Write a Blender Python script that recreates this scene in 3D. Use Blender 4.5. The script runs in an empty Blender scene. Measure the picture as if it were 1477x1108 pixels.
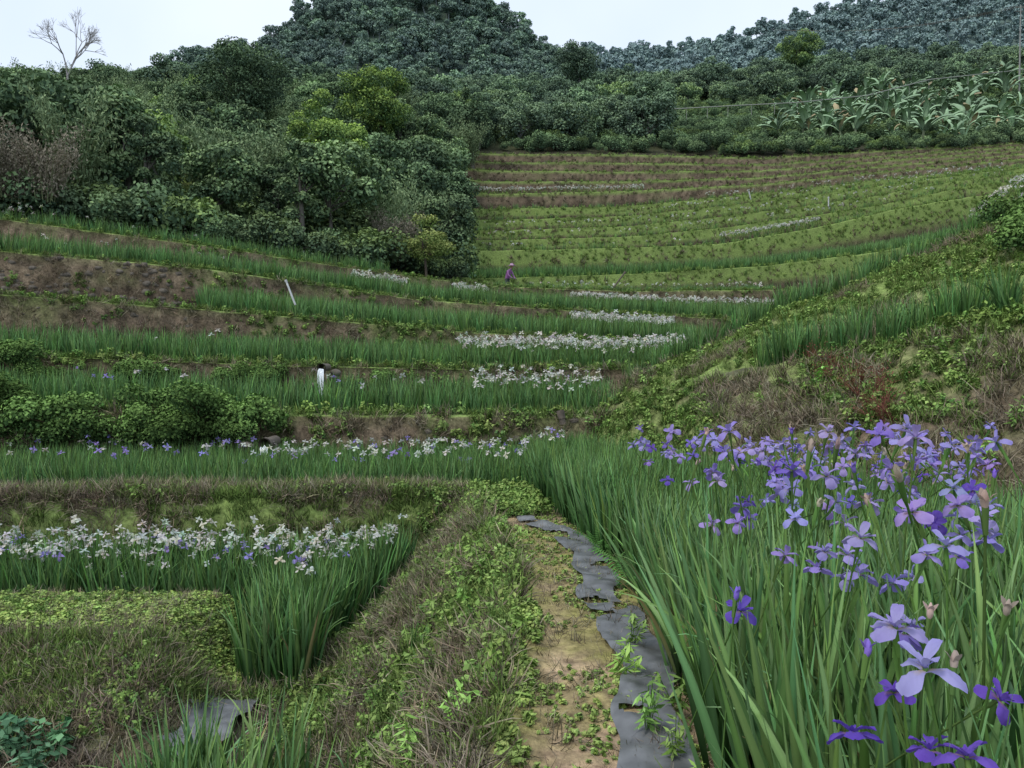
import bpy, math, random
import numpy as np
from mathutils import Vector
rng=np.random.default_rng(7); random.seed(7)
SC=bpy.context.scene
ROOT=SC.collection
# unprojection: image pixel coordinates + assumed horizontal distance (m) -> world metres
TH=math.radians(1.745)
def S(u,v,y):
    u=np.asarray(u,float);v=np.asarray(v,float);y=np.asarray(y,float)
    a=(u-738.5)/1115;e=(554-v)/1115
    Y=math.cos(TH)+e*math.sin(TH);Z=-math.sin(TH)+e*math.cos(TH)
    return np.stack([a*y/Y,y+0*a,1.45+Z/Y*y],-1)
# ---------------- noise
def vnoise(p,s=1.0,seed=0):
    p=np.asarray(p,float)*s+seed*17.31
    i=np.floor(p).astype(np.int64);f=p-i;f=f*f*(3-2*f)
    def h(a):
        n=(a[...,0]*73856093)^(a[...,1]*19349663)^(a[...,2]*83492791)
        n=(n^(n>>13))*1274126177&0x7fffffff
        return (n%100003)/100003.0
    r=0
    for dx in(0,1):
        for dy in(0,1):
            for dz in(0,1):
                w=(f[...,0] if dx else 1-f[...,0])*(f[...,1] if dy else 1-f[...,1])*(f[...,2] if dz else 1-f[...,2])
                r=r+w*h(i+np.array([dx,dy,dz]))
    return r
def fbm(p,s=1.0,seed=0):
    return .55*vnoise(p,s,seed)+.3*vnoise(p,s*2.1,seed+3)+.15*vnoise(p,s*4.3,seed+5)
def sm(a,b,x):
    t=np.clip((x-a)/(b-a),0,1);return t*t*(3-2*t)
# ---------------- materials
HZ=(.33,.44,.48,1)  # air haze colour, painted into base colours of far foliage and ground
def N(nt,t,**k):
    n=nt.nodes.new(t)
    for a,b in k.items(): setattr(n,a,b)
    return n
def veg_mat(name,haze=0.0,trans=.25,vmin=.72,vmax=1.3,rough=.55,gloss=False,rand=True):
    m=bpy.data.materials.new(name);m.use_nodes=True;nt=m.node_tree;nt.nodes.clear();L=nt.links.new
    out=N(nt,'ShaderNodeOutputMaterial');at=N(nt,'ShaderNodeAttribute',attribute_name='Col')
    src=at.outputs['Color']
    if rand:
        oi=N(nt,'ShaderNodeObjectInfo');mr=N(nt,'ShaderNodeMapRange');mr.inputs[3].default_value=vmin;mr.inputs[4].default_value=vmax
        L(oi.outputs['Random'],mr.inputs[0])
        hs=N(nt,'ShaderNodeVectorMath',operation='SCALE');L(src,hs.inputs[0]);L(mr.outputs[0],hs.inputs['Scale']);src=hs.outputs[0]
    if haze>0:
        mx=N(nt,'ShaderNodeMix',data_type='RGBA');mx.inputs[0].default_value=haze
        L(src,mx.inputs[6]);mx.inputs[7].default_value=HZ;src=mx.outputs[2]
    if gloss:
        bs=N(nt,'ShaderNodeBsdfPrincipled');bs.inputs['Roughness'].default_value=rough;bs.inputs['Specular IOR Level'].default_value=.25
        L(src,bs.inputs['Base Color'])
    else:
        bs=N(nt,'ShaderNodeBsdfDiffuse');L(src,bs.inputs[0])
    if trans>0:
        tr=N(nt,'ShaderNodeBsdfTranslucent');L(src,tr.inputs[0])
        ms=N(nt,'ShaderNodeMixShader');ms.inputs[0].default_value=trans
        L(bs.outputs[0],ms.inputs[1]);L(tr.outputs[0],ms.inputs[2]);L(ms.outputs[0],out.inputs[0])
    else: L(bs.outputs[0],out.inputs[0])
    return m
VEG=veg_mat('foliage',0,0);VEGM=veg_mat('foliage_plain',0,0,rand=False);IRI=veg_mat('iris_leaf',0,.15,rough=.4,gloss=True,rand=False)
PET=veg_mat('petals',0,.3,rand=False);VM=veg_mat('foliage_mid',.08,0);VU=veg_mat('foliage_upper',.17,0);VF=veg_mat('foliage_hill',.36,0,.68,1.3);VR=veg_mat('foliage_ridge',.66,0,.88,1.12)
BARK=veg_mat('bark',0,0,rand=False)
def ground_mat(name,haze=0,sc=9.0,bump=.5):
    m=bpy.data.materials.new(name);m.use_nodes=True;nt=m.node_tree;L=nt.links.new
    bs=nt.nodes['Principled BSDF'];bs.inputs['Roughness'].default_value=.92;bs.inputs['Specular IOR Level'].default_value=.15
    at=N(nt,'ShaderNodeAttribute',attribute_name='Col');g=N(nt,'ShaderNodeNewGeometry')
    n1=N(nt,'ShaderNodeTexNoise');n1.inputs['Scale'].default_value=sc;n1.inputs['Detail'].default_value=6;n1.inputs['Roughness'].default_value=.7
    L(g.outputs['Position'],n1.inputs['Vector'])
    mr=N(nt,'ShaderNodeMapRange');mr.inputs[1].default_value=.3;mr.inputs[2].default_value=.7;mr.inputs[3].default_value=.4;mr.inputs[4].default_value=1.6
    L(n1.outputs[0],mr.inputs[0])
    mu=N(nt,'ShaderNodeVectorMath',operation='SCALE');L(at.outputs['Color'],mu.inputs[0]);L(mr.outputs[0],mu.inputs['Scale'])
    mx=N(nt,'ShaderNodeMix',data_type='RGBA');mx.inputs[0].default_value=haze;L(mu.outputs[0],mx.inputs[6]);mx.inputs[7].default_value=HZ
    L(mx.outputs[2],bs.inputs['Base Color'])
    bp=N(nt,'ShaderNodeBump');bp.inputs['Strength'].default_value=bump;bp.inputs['Distance'].default_value=.06;L(n1.outputs[0],bp.inputs['Height']);L(bp.outputs[0],bs.inputs['Normal'])
    return m
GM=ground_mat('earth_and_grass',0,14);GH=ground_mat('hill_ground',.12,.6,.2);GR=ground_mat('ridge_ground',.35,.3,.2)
def simple_mat(name,col,rough=.7,metal=0,noise=.25,scale=12):
    m=bpy.data.materials.new(name);m.use_nodes=True;nt=m.node_tree;L=nt.links.new
    bs=nt.nodes['Principled BSDF'];bs.inputs['Roughness'].default_value=rough;bs.inputs['Metallic'].default_value=metal
    n1=N(nt,'ShaderNodeTexNoise');n1.inputs['Scale'].default_value=scale;n1.inputs['Detail'].default_value=5
    tc=N(nt,'ShaderNodeTexCoord');L(tc.outputs['Object'],n1.inputs['Vector'])
    cr=N(nt,'ShaderNodeValToRGB');c=np.array(col)
    cr.color_ramp.elements[0].position=.3;cr.color_ramp.elements[1].position=.7
    cr.color_ramp.elements[0].color=(*(c*(1-noise)),1);cr.color_ramp.elements[1].color=(*(c*(1+noise)),1)
    L(n1.outputs[0],cr.inputs[0]);L(cr.outputs[0],bs.inputs['Base Color'])
    bp=N(nt,'ShaderNodeBump');bp.inputs['Strength'].default_value=.3;bp.inputs['Distance'].default_value=.02;L(n1.outputs[0],bp.inputs['Height']);L(bp.outputs[0],bs.inputs['Normal'])
    return m
# ---------------- mesh builder
RAW={}
def make_mesh(name,v,f,c,mat,smooth,val=True):
    me=bpy.data.meshes.new(name);me.vertices.add(len(v));me.vertices.foreach_set('co',np.ascontiguousarray(v,np.float32).ravel())
    me.loops.add(len(f)*4);me.loops.foreach_set('vertex_index',f.ravel().astype(np.int32))
    me.polygons.add(len(f));me.polygons.foreach_set('loop_start',np.arange(0,len(f)*4,4,dtype=np.int32))
    me.update(calc_edges=True)
    ca=me.color_attributes.new('Col','FLOAT_COLOR','POINT');ca.data.foreach_set('color',np.c_[c,np.ones(len(c))].astype(np.float32).ravel())
    me.materials.append(mat)
    if smooth: me.polygons.foreach_set('use_smooth',np.ones(len(f),bool))
    if val: me.validate()
    return me
class MB:
    def __init__(s): s.v=[];s.f=[];s.c=[];s.n=0
    def add(s,v,f,c):
        v=np.asarray(v,float).reshape(-1,3);c=np.asarray(c,float)
        if c.ndim==1:c=np.tile(c[:3],(len(v),1))
        s.v.append(v);s.f.append(np.asarray(f,np.int64).reshape(-1,4)+s.n);s.c.append(c[:,:3]);s.n+=len(v)
    def mesh(s,name,mat,smooth=False):
        v=np.concatenate(s.v);f=np.concatenate(s.f);c=np.concatenate(s.c)
        me=make_mesh(name,v,f,c,mat,smooth);RAW[me.name]=(v,f,c,mat,smooth);return me
def obj(name,me,coll=None,parent=None):
    o=bpy.data.objects.new(name,me);(coll or ROOT).objects.link(o)
    if parent:o.parent=parent
    return o
def grid_faces(r,c):
    i=np.arange(r-1)[:,None]*c+np.arange(c-1)[None,:]
    return np.stack([i,i+1,i+1+c,i+c],-1).reshape(-1,4)
def nrm(a): return a/(np.linalg.norm(a,axis=-1,keepdims=True)+1e-9)
def blade(mb,base,az,L,w,lean,curl,segs,c0,c1,fold=False,taper=.6,roll=0):
    t=np.linspace(0,1,segs+1);ang=lean+curl*t**1.6
    dl=L/segs;h=np.concatenate([[0],np.cumsum(np.sin(ang[:-1])*dl)]);z=np.concatenate([[0],np.cumsum(np.cos(ang[:-1])*dl)])
    d=np.array([math.cos(az),math.sin(az),0]);s=np.array([-math.sin(az+roll),math.cos(az+roll),0])
    p=np.asarray(base)+h[:,None]*d+z[:,None]*np.array([0,0,1])
    ww=w*.5*(1-t**2.2*.98)*(taper+(1-taper)*np.minimum(t*3,1))
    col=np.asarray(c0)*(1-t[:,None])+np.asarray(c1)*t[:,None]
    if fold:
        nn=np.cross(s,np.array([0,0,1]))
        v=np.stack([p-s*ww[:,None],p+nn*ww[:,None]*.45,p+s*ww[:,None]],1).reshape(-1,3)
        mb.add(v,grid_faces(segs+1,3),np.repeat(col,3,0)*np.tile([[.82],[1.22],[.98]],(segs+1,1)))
    else:
        v=np.stack([p-s*ww[:,None],p+s*ww[:,None]],1).reshape(-1,3)
        mb.add(v,grid_faces(segs+1,2),np.repeat(col,2,0))
    return p[-1]
def tube(mb,pts,rad,sides,col):
    pts=np.asarray(pts,float);rad=np.broadcast_to(rad,(len(pts),))
    tg=nrm(np.gradient(pts,axis=0));ref=np.array([.31,.95,.05]);ref=np.where(abs(tg@ref)[:,None]>.9,np.array([1.,0,0]),ref)
    a=nrm(np.cross(tg,ref));b=np.cross(tg,a);th=np.linspace(0,2*np.pi,sides+1)
    v=pts[:,None]+(a[:,None]*np.cos(th)[None,:,None]+b[:,None]*np.sin(th)[None,:,None])*rad[:,None,None]
    mb.add(v.reshape(-1,3),grid_faces(len(pts),sides+1),col)
def leafcloud(mb,c,n,size,col,asp=.32,droop=None):
    m=len(c);n=nrm(n);r=rng.normal(size=(m,3))
    if droop is not None: r=r*.5+np.asarray(droop)
    t=nrm(r-(r*n).sum(1,keepdims=True)*n);b=np.cross(n,t);size=np.broadcast_to(size,(m,))[:,None]
    v=np.stack([c-t*size*.5,c+b*size*asp+n*size*.08,c+t*size*.5,c-b*size*asp+n*size*.08],1)
    mb.add(v.reshape(-1,3),np.arange(m*4).reshape(m,4),np.repeat(col,4,0))
# ---------------- scatter
SRC={};INST={'forest_tree','upper_tree','hill_tree','ridge_tree','bamboo','dry_bamboo','banana','edge_bush','shrub'}
def source(name,meshes):
    c=bpy.data.collections.new(name)
    for i,me in enumerate(meshes): c.objects.link(bpy.data.objects.new(f'{name}_{i:02d}',me))
    SRC[name]=(c,len(meshes),meshes);return c
def scatter(name,pts,src,smin=.8,smax=1.2,tilt=.1,scl=None,rot=None,vj=.28):
    pts=np.asarray(pts,float)
    n=len(pts)
    if n==0: return
    c,k,meshes=SRC[src]
    if rot is None: rot=np.c_[rng.normal(0,tilt,n),rng.normal(0,tilt,n),rng.uniform(0,6.283,n)]
    if scl is None: scl=rng.uniform(smin,smax,n)
    idx=rng.integers(0,k,n)
    if src not in INST:
        VV=[];FF=[];CC=[];off=0
        cx,sx=np.cos(rot[:,0]),np.sin(rot[:,0]);cy,sy=np.cos(rot[:,1]),np.sin(rot[:,1]);cz,sz=np.cos(rot[:,2]),np.sin(rot[:,2])
        M=np.stack([np.stack([cz*cy,cz*sy*sx-sz*cx,cz*sy*cx+sz*sx],-1),np.stack([sz*cy,sz*sy*sx+cz*cx,sz*sy*cx-cz*sx],-1),np.stack([-sy,cy*sx,cy*cx],-1)],1)*scl[:,None,None]
        for j,me in enumerate(meshes):
            v,f,cc,mat,smo=RAW[me.name];s=np.where(idx==j)[0]
            if len(s)==0: continue
            V=np.einsum('nij,vj->nvi',M[s],v)+pts[s][:,None]
            F=f[None]+(np.arange(len(s))*len(v))[:,None,None]+off
            val=rng.uniform(1-vj,1+vj,(len(s),1,1))*(1+rng.normal(0,.05,(len(s),1,3)))
            VV.append(V.reshape(-1,3).astype(np.float32));FF.append(F.reshape(-1,4));CC.append((cc[None]*val).reshape(-1,3).astype(np.float32));off+=len(s)*len(v)
        mat={VEG.name:VEGM}.get(mat.name,mat)
        return obj(name,make_mesh(name,np.concatenate(VV),np.concatenate(FF),np.concatenate(CC),mat,smo,False))
    me=bpy.data.meshes.new(name);me.vertices.add(n);me.vertices.foreach_set('co',pts.ravel())
    a=me.attributes.new('rot','FLOAT_VECTOR','POINT');a.data.foreach_set('vector',np.ascontiguousarray(rot).ravel())
    a=me.attributes.new('scl','FLOAT','POINT');a.data.foreach_set('value',np.ascontiguousarray(scl))
    a=me.attributes.new('idx','INT','POINT');a.data.foreach_set('value',idx.astype(np.int32))
    o=obj(name,me)
    ng=bpy.data.node_groups.new(name,'GeometryNodeTree')
    ng.interface.new_socket('Geometry',in_out='INPUT',socket_type='NodeSocketGeometry');ng.interface.new_socket('Geometry',in_out='OUTPUT',socket_type='NodeSocketGeometry')
    gi=N(ng,'NodeGroupInput');go=N(ng,'NodeGroupOutput');ip=N(ng,'GeometryNodeInstanceOnPoints');ci=N(ng,'GeometryNodeCollectionInfo')
    ci.inputs['Collection'].default_value=c;ci.inputs['Separate Children'].default_value=True;ci.inputs['Reset Children'].default_value=True
    ip.inputs['Pick Instance'].default_value=True
    def na(nm,t):
        x=N(ng,'GeometryNodeInputNamedAttribute',data_type=t);x.inputs['Name'].default_value=nm;return x.outputs['Attribute']
    L=ng.links.new;L(gi.outputs[0],ip.inputs['Points']);L(ci.outputs[0],ip.inputs['Instance']);L(na('idx','INT'),ip.inputs['Instance Index'])
    L(na('rot','FLOAT_VECTOR'),ip.inputs['Rotation']);L(na('scl','FLOAT'),ip.inputs['Scale']);L(ip.outputs[0],go.inputs[0])
    md=o.modifiers.new('scatter','NODES');md.node_group=ng
    return o
# ================= SOURCES
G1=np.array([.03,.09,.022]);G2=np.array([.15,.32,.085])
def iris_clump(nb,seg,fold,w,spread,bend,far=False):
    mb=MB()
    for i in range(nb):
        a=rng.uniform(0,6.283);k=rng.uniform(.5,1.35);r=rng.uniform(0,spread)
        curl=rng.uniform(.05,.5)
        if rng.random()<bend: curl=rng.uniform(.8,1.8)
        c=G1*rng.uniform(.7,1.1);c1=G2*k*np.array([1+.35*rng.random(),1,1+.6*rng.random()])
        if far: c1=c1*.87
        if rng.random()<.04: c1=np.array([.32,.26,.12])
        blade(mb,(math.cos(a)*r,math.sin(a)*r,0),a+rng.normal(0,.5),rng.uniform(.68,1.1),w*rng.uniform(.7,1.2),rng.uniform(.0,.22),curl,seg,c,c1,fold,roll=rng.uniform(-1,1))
    return mb.mesh('iris_clump',IRI if not far else VEGM,smooth=fold)
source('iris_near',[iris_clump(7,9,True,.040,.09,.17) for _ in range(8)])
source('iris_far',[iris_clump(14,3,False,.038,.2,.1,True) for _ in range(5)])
def petal(mb,L,W,az,up,curl,c0,c1,c2,nl=6,nw=4,cup=.3,ruf=.0,o=(0,0,0)):
    t=np.linspace(0,1,nl+1);ang=up-curl*t
    h=np.concatenate([[0],np.cumsum(np.cos(ang[:-1])*L/nl)]);z=np.concatenate([[0],np.cumsum(np.sin(ang[:-1])*L/nl)])
    wid=W*.5*(.2+.8*np.sin(np.pi*t**1.35*.9)**.9)*np.where(t>.97,.5,1)
    s=np.linspace(-1,1,nw+1);d=np.array([math.cos(az),math.sin(az),0]);sd=np.array([-math.sin(az),math.cos(az),0])
    P=h[:,None,None]*d+(z[:,None]+0*s)[...,None]*np.array([0,0,1])+(wid[:,None]*s)[...,None]*sd
    P[...,2]+=-cup*wid[:,None]*s**2+ruf*np.sin(s*6+t[:,None]*9)*wid[:,None]
    tt=t[:,None]+0*s;C=(np.asarray(c1)*(1-tt[...,None])+np.asarray(c2)*tt[...,None])
    m=(np.clip(1-tt/.42,0,1)*np.clip(1-abs(s)*1.5,0,1)[None,:])[...,None];C=C*(1-m)+np.asarray(c0)*m
    vein=(1-.25*np.cos(s*9)[None,:,None]**2);C=C*vein
    mb.add(P.reshape(-1,3)+np.asarray(o),grid_faces(nl+1,nw+1),C.reshape(-1,3))
def iris_flower(c1,c2,nl,nw,stem=.7,big=1,sw=.007):
    mb=MB();y=np.array([.8,.55,.05]);a0=rng.uniform(0,6.28)
    for i in range(3):
        petal(mb,.075*big*rng.uniform(.9,1.1),.05*big,a0+i*2.094+rng.normal(0,.12),rng.uniform(.2,.6),rng.uniform(1.3,2.4),y,c1,c2,nl,nw,.35,.18,(0,0,.0))
    for i in range(3):
        petal(mb,.062*big*rng.uniform(.9,1.1),.028*big,a0+1.047+i*2.094+rng.normal(0,.15),rng.uniform(.6,1.3),rng.uniform(.5,1.4),c1,np.asarray(c1)*.95,c2,nl,nw,-.3,.2,(0,0,.004))
    for i in range(3): petal(mb,.034*big,.014*big,a0+i*2.094,.75,.5,np.asarray(c2)*1.1,c2,c2,2,2,.2,0,(0,0,.006))
    g=np.array([.14,.25,.07])
    tube(mb,[(0,0,.006),(0,0,-.03),(.002,0,-.06)],[.005,.007,.004],5,g*1.2)
    x=rng.uniform(-.05,.05)
    tube(mb,[(.002,0,-.05),(x*.4,.01,-stem*.5),(x,0,-stem)],sw*.5,4,g*.8)
    if nw>2:
        blade(mb,(.003,0,-.13),rng.uniform(0,6),.12,.018,.15,.2,4,g,g*1.3)
    return mb.mesh('iris_flower',PET,smooth=True)
V1=(.52,.45,.86);V2=(.40,.32,.80)
source('flower_violet',[iris_flower(V1,V2,7,6) for _ in range(4)]+[iris_flower((.58,.51,.87),(.47,.40,.83),7,6) for _ in range(2)]+[iris_flower((.35,.27,.76),(.27,.19,.70),7,6)])
source('flower_dark',[iris_flower((.24,.16,.66),(.18,.10,.58),7,6) for _ in range(2)])
source('flower_violet_far',[iris_flower(V1,V2,3,2,.5,.9,.01) for _ in range(3)])
source('flower_white',[iris_flower((.75,.77,.66),(.88,.88,.84),3,2,.4,.85,.01) for _ in range(4)])
def bud(col):
    mb=MB();g=np.array([.14,.25,.07])
    z=np.linspace(0,.05,7);r=.008*np.sin(np.linspace(.25,np.pi*.97,7))+.001
    tube(mb,np.c_[.004*np.sin(z*60),z*0,z],r,7,col);tube(mb,[(0,0,.012),(0,0,-.05)],[.008,.006],6,g)
    tube(mb,[(0,0,-.04),(.02,0,-.6)],.0035,5,g*.8);blade(mb,(.002,0,-.07),1,.1,.02,.1,.3,4,g,g*1.4)
    for a in (0,2,4): petal(mb,.04,.016,a,1.3,.9,col,col,np.array(col)*.8,4,2,.3,.2,(0,0,.015))
    return mb.mesh('bud',PET,True)
source('flower_bud',[bud((.62,.50,.40)),bud((.5,.40,.34)),bud((.3,.2,.7))])
DRY=np.array([.30,.245,.165]);DRY2=np.array([.52,.45,.32]);GR_=np.array([.14,.24,.06]);GRB=np.array([.29,.41,.12])
def tuft(nb,c0,c1,len_,w,lean,curl,seg=3,spread=.12):
    mb=MB()
    for i in range(nb):
        a=rng.uniform(0,6.283);r=rng.uniform(0,spread);k=rng.uniform(.35,1.25)
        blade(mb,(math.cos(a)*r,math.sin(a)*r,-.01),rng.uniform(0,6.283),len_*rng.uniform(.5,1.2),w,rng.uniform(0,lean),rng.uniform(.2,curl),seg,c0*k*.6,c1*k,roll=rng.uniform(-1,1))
    return mb.mesh('tuft',VEG)
source('dry_tuft',[tuft(22,DRY*.8,DRY2*rng.uniform(.6,1),.3,.011,1.3,2.0,3) for _ in range(4)])
source('green_tuft',[tuft(22,GR_*.8,GRB*rng.uniform(.7,1),.2,.013,.9,1.4,2) for _ in range(4)])
source('lip_tuft',[tuft(16,GR_*1.1,GRB*rng.uniform(.95,1.25),.24,.03,.9,1.2,2) for _ in range(4)])
source('dry_tuft_far',[tuft(14,DRY*.8,DRY2*rng.uniform(.6,1),.3,.03,1.3,1.8,2) for _ in range(4)])
def weed(n,leaf,h,c0,c1,stems=5,asp=.3):
    mb=MB()
    for s in range(stems):
        a=rng.uniform(0,6.28);tip=np.array([math.cos(a)*h*.5*rng.random(),math.sin(a)*h*.5*rng.random(),h*rng.uniform(.5,1.1)])
        tube(mb,[(0,0,0),tip],.003,3,c0)
        m=n//stems;t=rng.uniform(.15,1,m)**.8;p=tip*t[:,None];d=rng.normal(size=(m,3));d[:,2]=0;d=nrm(d)
        c=p+d*leaf*.5;nn=d*.3+np.array([0,0,1])+rng.normal(0,.35,(m,3))
        k=rng.uniform(0,1,(m,1));nz=nrm(nn);tt=nrm(d-(d*nz).sum(1,keepdims=True)*nz);b=np.cross(nz,tt)
        sz=leaf*rng.uniform(.6,1.2,(m,1))
        v=np.stack([c-tt*sz*.5,c+b*sz*asp,c+tt*sz*.6,c-b*sz*asp],1)
        mb.add(v.reshape(-1,3),np.arange(m*4).reshape(m,4),np.repeat(c0*(1-k)+c1*k,4,0))
    return mb.mesh('weed',VEG)
source('weed',[weed(48,.05,.16,GR_*.7,GRB,4) for _ in range(3)]+[weed(40,.035,.12,np.array([.08,.16,.05]),GR_*1.3,4) for _ in range(2)])
source('herb',[weed(70,.075,.34,np.array([.14,.27,.05]),np.array([.30,.46,.14]),5,.16) for _ in range(3)])
source('groundcover',[weed(24,.022,.03,np.array([.14,.22,.055]),np.array([.34,.45,.13]),4,.4) for _ in range(3)])
source('broadleaf',[weed(90,.085,.30,np.array([.05,.13,.06]),np.array([.14,.27,.14]),8,.3) for _ in range(2)])
def redweed():
    mb=MB();r=np.array([.19,.08,.06])
    for i in range(22):
        a=rng.uniform(0,6.28);blade(mb,(0,0,0),a,rng.uniform(.3,.6),.01,.2,1.0,4,r*.6,r*rng.uniform(.8,1.3))
    leafcloud(mb,rng.normal(0,.14,(24,3))+[0,0,.3],rng.normal(size=(24,3)),.04,r*rng.uniform(.6,1.4,(24,1)))
    return mb.mesh('redweed',VEG)
source('redweed',[redweed() for _ in range(2)])
def fern():
    mb=MB();c=np.array([.08,.19,.05])
    for i in range(9):
        a=i*.7+rng.normal(0,.2);L=rng.uniform(.25,.38);t=np.linspace(.1,1,16);ang=.2+1.2*t
        h=np.cumsum(np.sin(ang))*L/16;z=np.cumsum(np.cos(ang))*L/16
        d=np.array([math.cos(a),math.sin(a),0]);s=np.array([-math.sin(a),math.cos(a),0])
        P=h[:,None]*d+z[:,None]*np.array([0,0,1]);w=.055*np.sin(np.pi*t**.8)+.004
        for sg in(-1,1):
            q=P+s*sg*w[:,None]-np.array([0,0,.015]);e=d*.006
            v=np.stack([P-e,P+e,q+e*.3+d*.02,q-e*.3+d*.02],1);mb.add(v.reshape(-1,3),np.arange(64).reshape(16,4),c*rng.uniform(.8,1.6))
    return mb.mesh('fern',VEG)
source('fern',[fern(),fern()])
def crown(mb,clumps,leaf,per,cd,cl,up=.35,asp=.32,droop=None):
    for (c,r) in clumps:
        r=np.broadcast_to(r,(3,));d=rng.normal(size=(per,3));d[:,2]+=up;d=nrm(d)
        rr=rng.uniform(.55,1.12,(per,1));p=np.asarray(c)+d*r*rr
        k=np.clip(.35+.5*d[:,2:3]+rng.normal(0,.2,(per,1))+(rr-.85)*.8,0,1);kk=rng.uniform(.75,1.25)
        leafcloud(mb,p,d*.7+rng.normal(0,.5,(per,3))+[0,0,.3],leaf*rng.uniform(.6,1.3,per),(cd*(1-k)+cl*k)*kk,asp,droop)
def bush(R,leaf,n,cd,cl,nc=9,mat=VEG):
    mb=MB();cl_=[(np.array([rng.normal(0,R*.45),rng.normal(0,R*.4),R*rng.uniform(.25,.7)]),R*rng.uniform(.3,.5)) for _ in range(nc)]
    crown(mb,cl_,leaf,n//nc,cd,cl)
    for c,r in cl_: tube(mb,[(0,0,-.1),c*.5,c],[.03,.02,.008],4,(.06,.045,.03))
    return mb.mesh('bush',mat)
source('shrub',[bush(.7,.075,4000,np.array([.035,.07,.025]),np.array([.15,.25,.07])) for _ in range(3)])
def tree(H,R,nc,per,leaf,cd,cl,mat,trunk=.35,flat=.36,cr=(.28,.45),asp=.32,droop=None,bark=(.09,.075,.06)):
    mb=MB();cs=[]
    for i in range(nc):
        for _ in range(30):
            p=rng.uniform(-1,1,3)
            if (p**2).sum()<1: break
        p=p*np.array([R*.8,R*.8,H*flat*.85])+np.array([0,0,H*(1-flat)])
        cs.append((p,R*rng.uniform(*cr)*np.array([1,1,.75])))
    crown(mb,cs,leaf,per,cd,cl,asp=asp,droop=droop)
    b=np.array(bark);top=np.array([rng.normal(0,R*.08),rng.normal(0,R*.08),H*.62])
    tube(mb,[(0,0,-.5),(0,0,0),top*.5+[rng.normal(0,.15),0,0],top],[H*.028,H*.024,H*.018,H*.01],7,b)
    for c,r in cs[:14]:
        s=top*rng.uniform(.5,1);tube(mb,[s,(s+c)*.5+[0,0,-.1],c],[H*.009,H*.006,H*.002],4,b)
    return mb.mesh('tree',mat)
D1=np.array([.05,.092,.04]);D2=np.array([.18,.27,.11]);B2=np.array([.38,.53,.13]);D3=np.array([.25,.35,.14])
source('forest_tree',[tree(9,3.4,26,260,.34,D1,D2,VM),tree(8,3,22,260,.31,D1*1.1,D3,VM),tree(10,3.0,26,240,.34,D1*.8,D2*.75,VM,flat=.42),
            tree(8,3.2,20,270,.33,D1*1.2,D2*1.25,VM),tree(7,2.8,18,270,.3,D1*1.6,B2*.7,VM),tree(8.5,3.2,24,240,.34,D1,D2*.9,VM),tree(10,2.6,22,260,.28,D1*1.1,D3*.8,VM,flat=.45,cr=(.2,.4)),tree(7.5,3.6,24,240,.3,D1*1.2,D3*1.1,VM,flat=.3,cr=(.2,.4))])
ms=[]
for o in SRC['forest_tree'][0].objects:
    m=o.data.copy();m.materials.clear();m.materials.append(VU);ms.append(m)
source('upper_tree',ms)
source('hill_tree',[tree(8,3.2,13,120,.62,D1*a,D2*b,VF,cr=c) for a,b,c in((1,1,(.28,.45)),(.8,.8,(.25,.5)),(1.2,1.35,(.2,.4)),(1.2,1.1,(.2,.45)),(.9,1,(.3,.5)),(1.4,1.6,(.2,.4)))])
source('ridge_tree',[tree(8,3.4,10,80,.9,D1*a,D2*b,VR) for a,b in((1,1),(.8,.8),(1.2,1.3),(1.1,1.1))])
def bamboo(cd,cl):
    mb=MB()
    for i in range(24):
        a=rng.uniform(0,6.28);r=rng.uniform(0,1.0);L=rng.uniform(5,8);b=np.array([math.cos(a)*r,math.sin(a)*r,0]);t=np.linspace(0,1,7);ang=.05+.9*t**2*rng.uniform(.5,1.3)
        h=np.cumsum(np.sin(ang))*L/7;z=np.cumsum(np.cos(ang))*L/7;P=b+h[:,None]*np.array([math.cos(a),math.sin(a),0])+z[:,None]*np.array([0,0,1])
        tube(mb,P,np.linspace(.03,.006,7),4,(.2,.23,.1))
        m=170;s=rng.uniform(.12,1,m)*6;ii=np.clip(s.astype(int),0,5);f=(s-ii)[:,None];c=P[ii]*(1-f)+P[ii+1]*f+rng.normal(0,.28,(m,3))
        k=rng.random((m,1));leafcloud(mb,c,rng.normal(size=(m,3))+[0,0,.4],rng.uniform(.22,.42,m),cd*(1-k)+cl*k,.14,(0,0,-1))
    return mb.mesh('bamboo',VM)
source('bamboo',[bamboo(np.array([.11,.175,.07]),np.array([.30,.39,.18])) for _ in range(2)])
source('dry_bamboo',[bamboo(np.array([.2,.165,.12]),np.array([.34,.29,.21]))])
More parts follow.
